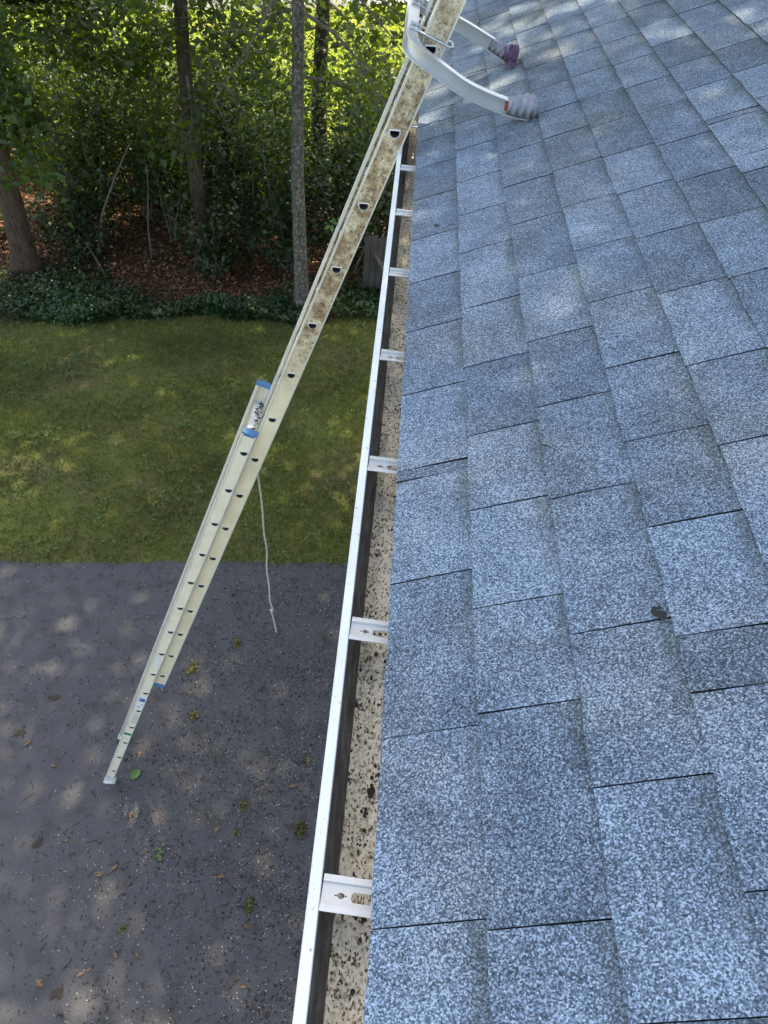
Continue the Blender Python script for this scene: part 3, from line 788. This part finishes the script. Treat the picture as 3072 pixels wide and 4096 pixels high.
for x, y, r, n, lb in ((-1.67, 3.89, .05, 90, 'yellowish moss clump right of the lower ladder'), (-1.03, 3.03, .05, 70, 'sparse yellow green moss crumbs mid driveway near the gutter'), (-.82, 2.19, .05, 90, 'yellow green moss clump below the large mossy one by the gutter'),
                       (-1.03, 2.78, .035, 40, 'tiny moss crumb mid driveway nearest the large mossy clump'), (-1.8, 1.94, .03, 40, 'tiny yellow moss tuft in the lower middle of the driveway'), (-1.41, 4.78, .06, 80, 'brownish moss clump behind the dangling rope end'), (-1.81, 4.42, .07, 130, 'pale green moss clump beside the ladder near its lower overlap'),
                       (-.48, 2.86, .075, 260, 'largest bright yellow green moss clump lying right under the gutter')):
    moss((x, y), r, n, lb)
for i, (x, y) in enumerate(((-3.08, 3.97), (-2.72, 2.56), (-3.26, 3.56), (-2.17, 1.46))):
    o = clump('debris_clump', (x, y, .006), .05, 12, M['debris'], 40 + i, .25); tag(o, ['dark sludge clump left of the ladder at mid driveway', 'dark sludge clump in the left middle of the driveway', 'dark sludge clump nearest the left driveway edge', 'dark sludge clump at the bottom of the driveway'][i], 'debris', 'dark clumps on the driveway')
# uncountable crumbs: pale seeds, dark bits, twigs
def scatter(n, dens):
    out = []
    while len(out) < n:
        x, y = rng.uniform(-5, .3), rng.uniform(.9, 6.05)
        if y > drive_edge(x) - .02: continue
        d = .12 + .88 * np.clip((x + 2.6) / 2.0, 0, 1) if dens else 1
        d *= (.25 + .75 * (.5 + .5 * math.sin(x * 4.1 + 2 * math.sin(y * 2.3)) * math.sin(y * 3.7 + 1.5 * math.sin(x * 3.1)))) if dens else 1
        if rng.random() < d: out.append((x, y, .012))
    return np.array(out)
C = scatter(7000, True)
tag(link('seed_litter', leaves_mesh('seed_litter', C, .0105, .5, 1.5, .85), M['seed']), 'pale seed husks scattered over the driveway', 'litter', kind='stuff')
C = scatter(15000, True); C = C + rng.normal(0, .01, C.shape) * [1, 1, 0]
tag(link('dark_crumbs', leaves_mesh('dark_crumbs', C, .016, .45, 1.2, .9), M['bits']), 'dark leaf crumbs scattered over the driveway', 'litter', kind='stuff')
C = scatter(420, False); a = rng.uniform(0, 6.28, len(C)); V = []; F = []
for (x, y, z), t in zip(C, a):
    L = rng.uniform(.02, .09); bnd = rng.normal(0, .25)
    p = [Vector((x, y, .010)), Vector((x + L * .5 * math.cos(t), y + L * .5 * math.sin(t), .016)), Vector((x + L * math.cos(t + bnd), y + L * math.sin(t + bnd), .010))]
    sx = Vector((-math.sin(t), math.cos(t), 0)) * .0022; b = len(V)
    for q in p: V += [q - sx, q + sx, q + Vector((0, 0, .003))]
    for i in (0, 3): F += [(b + i, b + i + 3, b + i + 5, b + i + 2), (b + i + 1, b + i + 2, b + i + 5, b + i + 4)]
me = bpy.data.meshes.new('twig_litter'); me.from_pydata(V, [], F); me.update()
tag(link('twig_litter', me, M['bits']), 'thin dark twigs scattered over the driveway', 'litter', kind='stuff')

# ------------------------------------------------------------------ grass, ivy, fallen leaves
def blades(n, xr, yr, h, wd, ok):
    x = rng.uniform(*xr, n); y = rng.uniform(*yr, n); keep = ok(x, y); x, y = x[keep], y[keep]; n = len(x)
    hh = h * rng.uniform(.5, 1.3, n); a = rng.uniform(0, 6.28, n); ln = rng.normal(0, .6, (n, 2)) * hh[:, None]
    p = np.stack([x, y, np.zeros(n)], 1); d = np.stack([np.cos(a), np.sin(a), np.zeros(n)], 1) * wd
    t = p + np.concatenate([ln, hh[:, None]], 1)
    V = np.stack([p - d, p + d, t], 1).reshape(-1, 3); return V
vde = np.vectorize(drive_edge); vwe = np.vectorize(wood_edge)
patch = lambda x, y: .5 + .5 * np.sin(x * 1.3 + 2 * np.sin(y * .7)) * np.sin(y * 1.1 + np.sin(x * .9))
V = blades(260000, (-8.5, .4), (4.9, 12.2), .055, .0058, lambda x, y: (y > vde(x) - .05 * rng.random(len(x)) ** 3) & (y < vwe(x) + .15) & (rng.random(len(x)) < .30 + .70 * patch(x, y) * patch(x * 2.7 + 3, y * 2.3 + 1) ** .5))
tag(link('grass', np_mesh('grass', V, np.arange(len(V)).reshape(-1, 3)), M['grass']), 'short shaded grass of the near lawn', 'grass', kind='stuff')
n = 2600; x = rng.uniform(-8, .2, n); y = rng.uniform(5, 11.6, n); kp = (y > vde(x) + .03) & (y < vwe(x)) & (rng.random(n) < patch(x * 1.9, y * 1.7) ** 2 + .12); x, y = x[kp], y[kp]
C = np.repeat(np.stack([x, y, np.full(len(x), .05)], 1), 5, 0); C = C + rng.normal(0, .028, C.shape) * [1, 1, .4]
tag(link('clover', leaves_mesh('clover', C, .038, .8, 1.4), M['clover']), 'small clover and weed leaves dotted through the near lawn', 'weeds', kind='stuff')
V = blades(150000, (-16, 6), (18.5, 34), .07, .013, lambda x, y: y < 29 + .083 * (x + 10) + 6)
tag(link('grass', np_mesh('grass', V, np.arange(len(V)).reshape(-1, 3)), M['grass_far']), 'sunlit grass of the far lawn beyond the trees', 'grass', kind='stuff')
# ivy ground cover along the wood edge
n = 42000; x = rng.uniform(-12, .6, n); dy = np.abs(rng.normal(0, .50, n)) * (1 + .7 * np.sin(x * 1.1 + 2)) ; y = vwe(x) - .12 + dy
wav = .5 + .5 * np.sin(x * 2.1 + .8 * np.sin(y * 1.7)); keep = rng.random(n) < (.35 + .65 * wav)
x, y, dy = x[keep], y[keep], dy[keep]
C = np.stack([x, y, .03 + rng.random(len(x)) * .17 * (1 + .6 * np.sin(x * 3 + y * 2))], 1)
tag(link('ivy', leaves_mesh('ivy', C, .062, .85, .9), M['ivy']), 'dark ivy ground cover along the lawn edge', 'ivy', kind='stuff')
n = 30000; x = rng.uniform(-12, 1, n); y = vwe(x) + rng.uniform(.1, 7, n)
tag(link('fallen_leaves', leaves_mesh('fallen_leaves', np.stack([x, y, .02 + rng.random(n) * .03], 1), .085, .6, 2.2), M['litter_leaf']), 'reddish brown fallen leaves under the trees', 'leaf litter', kind='stuff')

# ------------------------------------------------------------------ trees and bushes
def trunk_tube(m, path, radii, k=14, seed=0, flare=0):
    rd = np.random.default_rng(seed); profs = []
    ph = rd.uniform(0, 6.28, 4)
    for i, r in enumerate(radii):
        pr = []
        for j in range(k):
            a = 2 * math.pi * j / k
            q = r * (1 + .06 * math.sin(3 * a + ph[0] + i * .15) + .04 * math.sin(5 * a + ph[1]) + rd.normal(0, .015))
            if flare and i < 3: q *= 1 + flare * (1 - i / 3) ** 2 * max(0, math.sin(2.5 * a + ph[2])) 
            pr.append((q * math.cos(a), q * math.sin(a)))
        profs.append(pr)
    m.sweep(path, profs, up=(0, 1, .01), caps=True)

def limb_path(p, d, L, n, rd, droop=0., wob=.12):
    p = Vector(p); d = Vector(d).normalized(); out = [p.copy()]
    for i in range(n):
        d = (d + Vector((rd.gauss(0, wob), rd.gauss(0, wob), rd.gauss(0, wob) - droop))).normalized()
        p = p + d * (L / n); out.append(p.copy())
    return out

def tree(name, base_xy, height, r0, lean, bark, leafmat, label, crown_c=None, crown_r=(4, 4, 3.5), nclump=110, per=70, leaf=.19, seed=0, flare=.5, low=None, cat='tree', nlimb=9, spread=.55, group=None, wob=.05, lowmat=None):
    rd = random.Random(seed); x, y = base_xy
    t = tag(empty(name, (x, y, 0)), label, cat, group)
    n = 14; path, rad = [], []
    for i in range(n + 1):
        f = i / n; z = height * f ** 1.25 if i > 2 else [-.1, .18, .5][i]
        path.append((lean[0] * z + wob * math.sin(z * .9 + seed) * (z > .6), lean[1] * z + wob * math.cos(z * .7 + seed) * (z > .6), z)); rad.append(r0 * (1.45, 1.18, 1.04)[i] if i < 3 else r0 * (1 - .80 * f))
    m = MB(); trunk_tube(m, path, rad, 16, seed, flare); m.build('trunk', bark, t, True)
    cc = Vector(crown_c) - Vector((x, y, 0)) if crown_c else Vector((lean[0] * height, lean[1] * height, height * .85))
    cr = crown_r
    cl = []
    for i in range(nlimb):
        f = rd.uniform(.45, .97); pi = min(n, int(f * n)); st = Vector(path[pi])
        a = 2.399 * i; tgt = cc + Vector((cr[0] * math.cos(a) * rd.uniform(.5, .95), cr[1] * math.sin(a) * rd.uniform(.5, .95), cr[2] * rd.uniform(-.5, .7)))
        L = (tgt - st).length; lp = limb_path(st, tgt - st, L, 6, rd, 0, .08)
        mm = MB(); r1 = rad[pi] * .55; mm.tube(lp, [max(.012, r1 * (1 - .85 * j / 6)) for j in range(7)], 7); mm.build('limb', bark, t, True)
        cl += [lp[j] for j in (4, 5, 6)]
    for i in range(nclump):
        v = Vector((rd.gauss(0, 1), rd.gauss(0, 1), rd.gauss(0, 1))).normalized() * rd.random() ** .38
        cl.append(cc + Vector((v.x * cr[0], v.y * cr[1], v.z * cr[2])))
    cl = np.array([tuple(c) for c in cl]); k = len(cl)
    C = np.repeat(cl, per, 0) + rng.normal(0, spread, (k * per, 3)) * [1, 1, .6]
    link('crown', leaves_mesh('crown', C, leaf, .6, .6), leafmat, t)
    if low:   # low drooping boughs with real twigs and leaves: (start z, dir, length, leaves)
        for j, (z, d, L, nl) in enumerate(low):
            pi = min(range(n + 1), key=lambda q: abs(path[q][2] - z)); lp = limb_path(path[pi][:2] + (z,), d, L, 8, rd, .05, .10)
            mm = MB(); mm.tube(lp, [max(.006, .030 * (1 - .9 * q / 8)) for q in range(9)], 6)
            pts = []
            for q in range(2, 9):
                for s in range(3):
                    sp = limb_path(lp[q], (rd.gauss(0, 1), rd.gauss(0, 1), rd.gauss(-.2, .5)), rd.uniform(.3, .8), 4, rd, .04, .2)
                    mm.tube(sp, [.006, .005, .004, .003, .002], 4); pts += sp[1:]
            mm.build('bough', M['twig'], t)
            pts = np.array([tuple(c) for c in pts]); per2 = max(1, nl // len(pts))
            C = np.repeat(pts, per2, 0) + rng.normal(0, .16, (len(pts) * per2, 3))
            link('bough_leaves', leaves_mesh('bough_leaves', C, .125 if lowmat else .11, .66, .5, .5), lowmat or leafmat, t)
    return t

def bush(name, xy, r, h, n, leafmat, label, seed, leaf=.10, z0=.15, nstem=7, group='bushes under the trees', cat='bush', clumps=40, sp=.20):
    rd = random.Random(seed); t = tag(empty(name, (*xy, 0)), label, cat, group)
    mm = MB(); cl = []
    for i in range(nstem):
        a = 2 * math.pi * i / nstem + rd.uniform(-.4, .4); tilt = rd.uniform(.15, .75)
        d = Vector((math.cos(a) * tilt * r / h * 1.6, math.sin(a) * tilt * r / h * 1.6, 1))
        lp = limb_path((rd.gauss(0, .06), rd.gauss(0, .06), 0), d, h * rd.uniform(.75, 1.05), 7, rd, .02, .10)
        mm.tube(lp, [max(.004, .022 * (1 - .85 * q / 7)) for q in range(8)], 5); cl += lp[2:]
    mm.build('stems', M['twig'], t)
    for i in range(clumps):
        v = Vector((rd.gauss(0, 1), rd.gauss(0, 1), rd.gauss(0, 1))).normalized() * rd.random() ** .4
        cl.append(Vector((v.x * r, v.y * r, z0 + (h - z0) * (.5 + .5 * v.z))))
    cl = np.array([tuple(c) for c in cl]); per = max(1, n // len(cl))
    C = np.repeat(cl, per, 0) + rng.normal(0, sp, (len(cl) * per, 3)) * [1, 1, .8]
    C[:, 2] = np.maximum(C[:, 2], .05)
    link('foliage', leaves_mesh('foliage', C, leaf, .62, .55), leafmat, t)
    return t

tree('leaning_tree', (-6.48, 12.25), 14, .185, (.02, .02), M['bark_brown'], M['leaf_mid'], 'thick brown trunk tree at the left edge with flared roots', crown_c=(-5.5, 12.5, 12.5), seed=1,
     crown_r=(4.2, 4.2, 3.4), nclump=48, flare=.5, lowmat=M['leaf_light'], low=[(5.2, (1.9, -2.2, -.55), 3.1, 1400), (4.4, (1.5, -2.2, -.5), 2.9, 1300), (3.6, (1.0, -1.6, -.25), 2.2, 700), (4.2, (.9, .4, -.1), 2.4, 1200), (5.4, (1, -.3, -.1), 3.0, 1300), (4.6, (1, .9, -.1), 2.6, 1200)])
tree('dark_tree', (-3.50, 12.95), 16, .135, (.010, .004), M['bark_dark'], M['leaf_mid'], 'slim dark straight trunk tree in the middle of the woods', crown_c=(-2.5, 13.6, 13.5), seed=2,
     crown_r=(4.4, 4.4, 3.6), nclump=60, flare=.5, low=[(4.6, (.9, -.6, -.25), 2.0, 650), (4.4, (-1, -.4, -.25), 2.2, 700), (3.8, (-.6, .7, -.2), 1.8, 600), (4.8, (.6, .6, -.1), 2.0, 600), (3.2, (.4, -.9, -.3), 1.2, 350)])
tree('pale_tree', (-1.60, 11.75), 15, .112, (-.008, .01), M['bark_pale'], M['leaf_mid'], 'mottled pale grey trunk tree beside the ladder', crown_c=(-.6, 12.2, 13.2), seed=3,
     crown_r=(4.2, 4.2, 3.4), nclump=62, flare=.25, low=[(4.9, (.9, .3, -.25), 1.8, 350), (4.4, (-.8, .6, -.3), 1.8, 450), (3.6, (.9, .6, -.35), 1.5, 350), (5.2, (.7, -.5, -.5), 2.2, 70), (4.4, (.8, -.2, -.6), 2.0, 60), (4.9, (-.7, -.4, -.6), 2.0, 60)], wob=.03)
tree('rear_tree', (-1.85, 16.4), 15, .17, (.01, .0), M['bark_dark'], M['leaf_mid'], 'dark trunk tree standing behind the pale trunk', crown_c=(-1.2, 16.8, 12.8), seed=4, nclump=42, crown_r=(4.4, 4.4, 3.6), low=[(3.6, (.9, -.6, -.1), 2.2, 600), (3.2, (-.9, -.6, -.1), 2.0, 500)])
tree('shade_tree', (3.6, 11.6), 15, .24, (-.20, -.10), M['bark_brown'], M['leaf_mid'], 'tall tree beyond the end of the house, its crown over the driveway', crown_c=(-.9, 9.6, 12.6), seed=5, nclump=90, crown_r=(4.2, 3.3, 3.0))
tree('shade_tree', (6.6, 12.6), 16, .26, (-.14, -.12), M['bark_brown'], M['leaf_mid'], 'tall tree beyond the far gable, its crown over the roof', crown_c=(3.4, 10.2, 16.0), seed=6, nclump=60, crown_r=(4.0, 3.4, 3.2))
tree('shade_tree', (10.6, 4.2), 16, .28, (-.42, .0), M['bark_brown'], M['leaf_mid'], 'unseen leaning tree added behind the house to shade the near roof', crown_c=(2.6, 4.7, 13.4), seed=7, crown_r=(4.6, 3.0, 2.8), nclump=380)  # out of view, put in to keep sun off the near roof
tree('shade_tree', (2.4, 17.2), 16, .24, (-.08, -.0), M['bark_dark'], M['leaf_mid'], 'tall tree in the woods behind the house', crown_c=(.6, 15.4, 13.0), seed=8, crown_r=(4.2, 4.2, 3.6), nclump=48)
tree('shade_tree', (-9.6, 15.2), 15, .2, (.08, .0), M['bark_brown'], M['leaf_mid'], 'tall tree at the far left of the woods', crown_c=(-7.2, 15.8, 12.0), seed=9, crown_r=(4.2, 4.0, 3.6), nclump=90, low=[(3.6, (.9, -.6, -.1), 2.2, 600), (3.2, (.9, .6, -.1), 2.0, 500)])

B = [  # x, y, radius, height, leaves, material, label
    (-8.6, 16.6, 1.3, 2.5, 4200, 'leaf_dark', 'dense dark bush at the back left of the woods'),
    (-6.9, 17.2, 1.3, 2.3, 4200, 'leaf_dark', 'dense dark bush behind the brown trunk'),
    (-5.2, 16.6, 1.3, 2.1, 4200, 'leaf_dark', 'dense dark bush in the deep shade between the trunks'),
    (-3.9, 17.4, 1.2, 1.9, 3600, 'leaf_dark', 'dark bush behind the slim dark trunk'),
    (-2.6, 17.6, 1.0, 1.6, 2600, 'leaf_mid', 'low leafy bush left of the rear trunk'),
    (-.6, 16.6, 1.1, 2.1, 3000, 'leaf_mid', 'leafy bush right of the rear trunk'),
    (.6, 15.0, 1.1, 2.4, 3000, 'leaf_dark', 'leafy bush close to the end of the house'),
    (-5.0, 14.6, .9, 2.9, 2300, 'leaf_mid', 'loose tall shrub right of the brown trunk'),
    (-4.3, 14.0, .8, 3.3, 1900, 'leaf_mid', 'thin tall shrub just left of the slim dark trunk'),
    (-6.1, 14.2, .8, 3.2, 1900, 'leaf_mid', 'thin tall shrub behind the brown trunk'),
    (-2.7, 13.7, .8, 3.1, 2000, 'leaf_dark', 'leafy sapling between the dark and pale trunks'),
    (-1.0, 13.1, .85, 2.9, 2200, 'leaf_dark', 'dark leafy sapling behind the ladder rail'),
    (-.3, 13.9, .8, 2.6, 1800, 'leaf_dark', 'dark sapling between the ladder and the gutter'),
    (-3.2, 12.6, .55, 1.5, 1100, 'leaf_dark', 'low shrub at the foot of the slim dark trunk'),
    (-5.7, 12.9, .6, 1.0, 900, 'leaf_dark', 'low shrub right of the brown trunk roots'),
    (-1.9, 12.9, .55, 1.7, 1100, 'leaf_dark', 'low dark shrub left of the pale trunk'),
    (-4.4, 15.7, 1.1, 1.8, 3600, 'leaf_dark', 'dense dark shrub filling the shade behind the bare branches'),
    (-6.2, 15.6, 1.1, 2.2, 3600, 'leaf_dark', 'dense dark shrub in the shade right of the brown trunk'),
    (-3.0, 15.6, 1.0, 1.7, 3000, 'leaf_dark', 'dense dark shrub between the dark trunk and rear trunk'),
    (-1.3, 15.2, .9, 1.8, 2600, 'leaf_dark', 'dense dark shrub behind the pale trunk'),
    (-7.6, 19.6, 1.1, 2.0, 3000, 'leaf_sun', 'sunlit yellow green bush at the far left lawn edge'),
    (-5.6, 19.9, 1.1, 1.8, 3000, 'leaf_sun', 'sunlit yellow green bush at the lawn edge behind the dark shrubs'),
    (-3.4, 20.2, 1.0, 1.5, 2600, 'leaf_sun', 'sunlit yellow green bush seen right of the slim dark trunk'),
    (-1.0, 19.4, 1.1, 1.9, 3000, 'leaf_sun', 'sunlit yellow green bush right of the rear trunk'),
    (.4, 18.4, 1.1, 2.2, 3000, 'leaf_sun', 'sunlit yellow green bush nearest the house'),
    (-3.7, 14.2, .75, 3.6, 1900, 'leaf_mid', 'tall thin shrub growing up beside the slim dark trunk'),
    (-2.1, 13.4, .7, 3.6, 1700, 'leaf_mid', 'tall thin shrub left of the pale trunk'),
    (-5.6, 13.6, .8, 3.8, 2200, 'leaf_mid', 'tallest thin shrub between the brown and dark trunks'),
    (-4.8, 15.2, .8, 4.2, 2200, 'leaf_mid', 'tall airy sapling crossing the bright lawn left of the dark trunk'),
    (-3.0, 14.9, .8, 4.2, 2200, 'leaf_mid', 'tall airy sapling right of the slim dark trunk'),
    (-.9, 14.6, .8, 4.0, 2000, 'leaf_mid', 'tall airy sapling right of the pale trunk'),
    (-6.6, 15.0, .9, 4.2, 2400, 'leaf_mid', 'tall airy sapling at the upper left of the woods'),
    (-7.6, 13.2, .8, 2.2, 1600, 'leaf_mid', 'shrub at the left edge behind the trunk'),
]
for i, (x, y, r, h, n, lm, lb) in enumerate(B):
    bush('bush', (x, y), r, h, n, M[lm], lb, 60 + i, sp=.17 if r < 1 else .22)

# bare slanting branches low in the woods
for i, (a, b, r, lb) in enumerate((((-4.62, 13.2, 2.0), (-5.35, 12.9, .9), .022, 'bare pale branch slanting left of the slim dark trunk'),
                               ((-4.45, 13.3, 1.6), (-4.5, 13.0, .55), .015, 'thin bare hanging branch beside the slim dark trunk'),
                               ((-5.55, 12.6, .5), (-5.05, 12.1, .03), .018, 'thin pale stick leaning on the leaf litter'),
                               ((-.75, 13.0, 1.15), (-.30, 12.2, .45), .045, 'thick dead branch leaning by the grey fence'))):
    rd = random.Random(i); m = MB(); p0, p1 = Vector(a), Vector(b)
    base_pt = Vector((p1.x + (p1.x - p0.x) * .15, p1.y, 0.0)) if p1.z > .2 else p1
    lp = limb_path(p0, p1 - p0, (p1 - p0).length, 6, rd, .0, .05) + [base_pt]
    m.tube(lp, [r * (.5 + .5 * q / 7) for q in range(8)], 6)
    for q in (2, 3, 4): m.tube(limb_path(lp[q], (rd.gauss(0, 1), rd.gauss(0, .6), -.3), .35, 3, rd, .02, .2), [r * .35, r * .25, r * .18, r * .08], 4)
    tag(m.build('dead_branch', M['twig']), lb, 'branch', 'bare branches in the woods')

# weathered plank fence panel behind the ladder
fen = tag(empty('fence', (-.62, 12.55, 0)), 'short weathered grey plank fence panel behind the gutter and ivy', 'fence')
for i in range(5):
    m = MB(); w0 = .105; x0 = i * .112; top = 1.02 + .03 * math.sin(i * 2.2)
    m.box(x0, x0 + w0, 0, .022, 0, top); m.build('plank', M['fence'], fen)
m = MB(); m.box(-.01, .57, .0225, .06, .25, .33); m.build('fence_rail', M['fence'], fen)
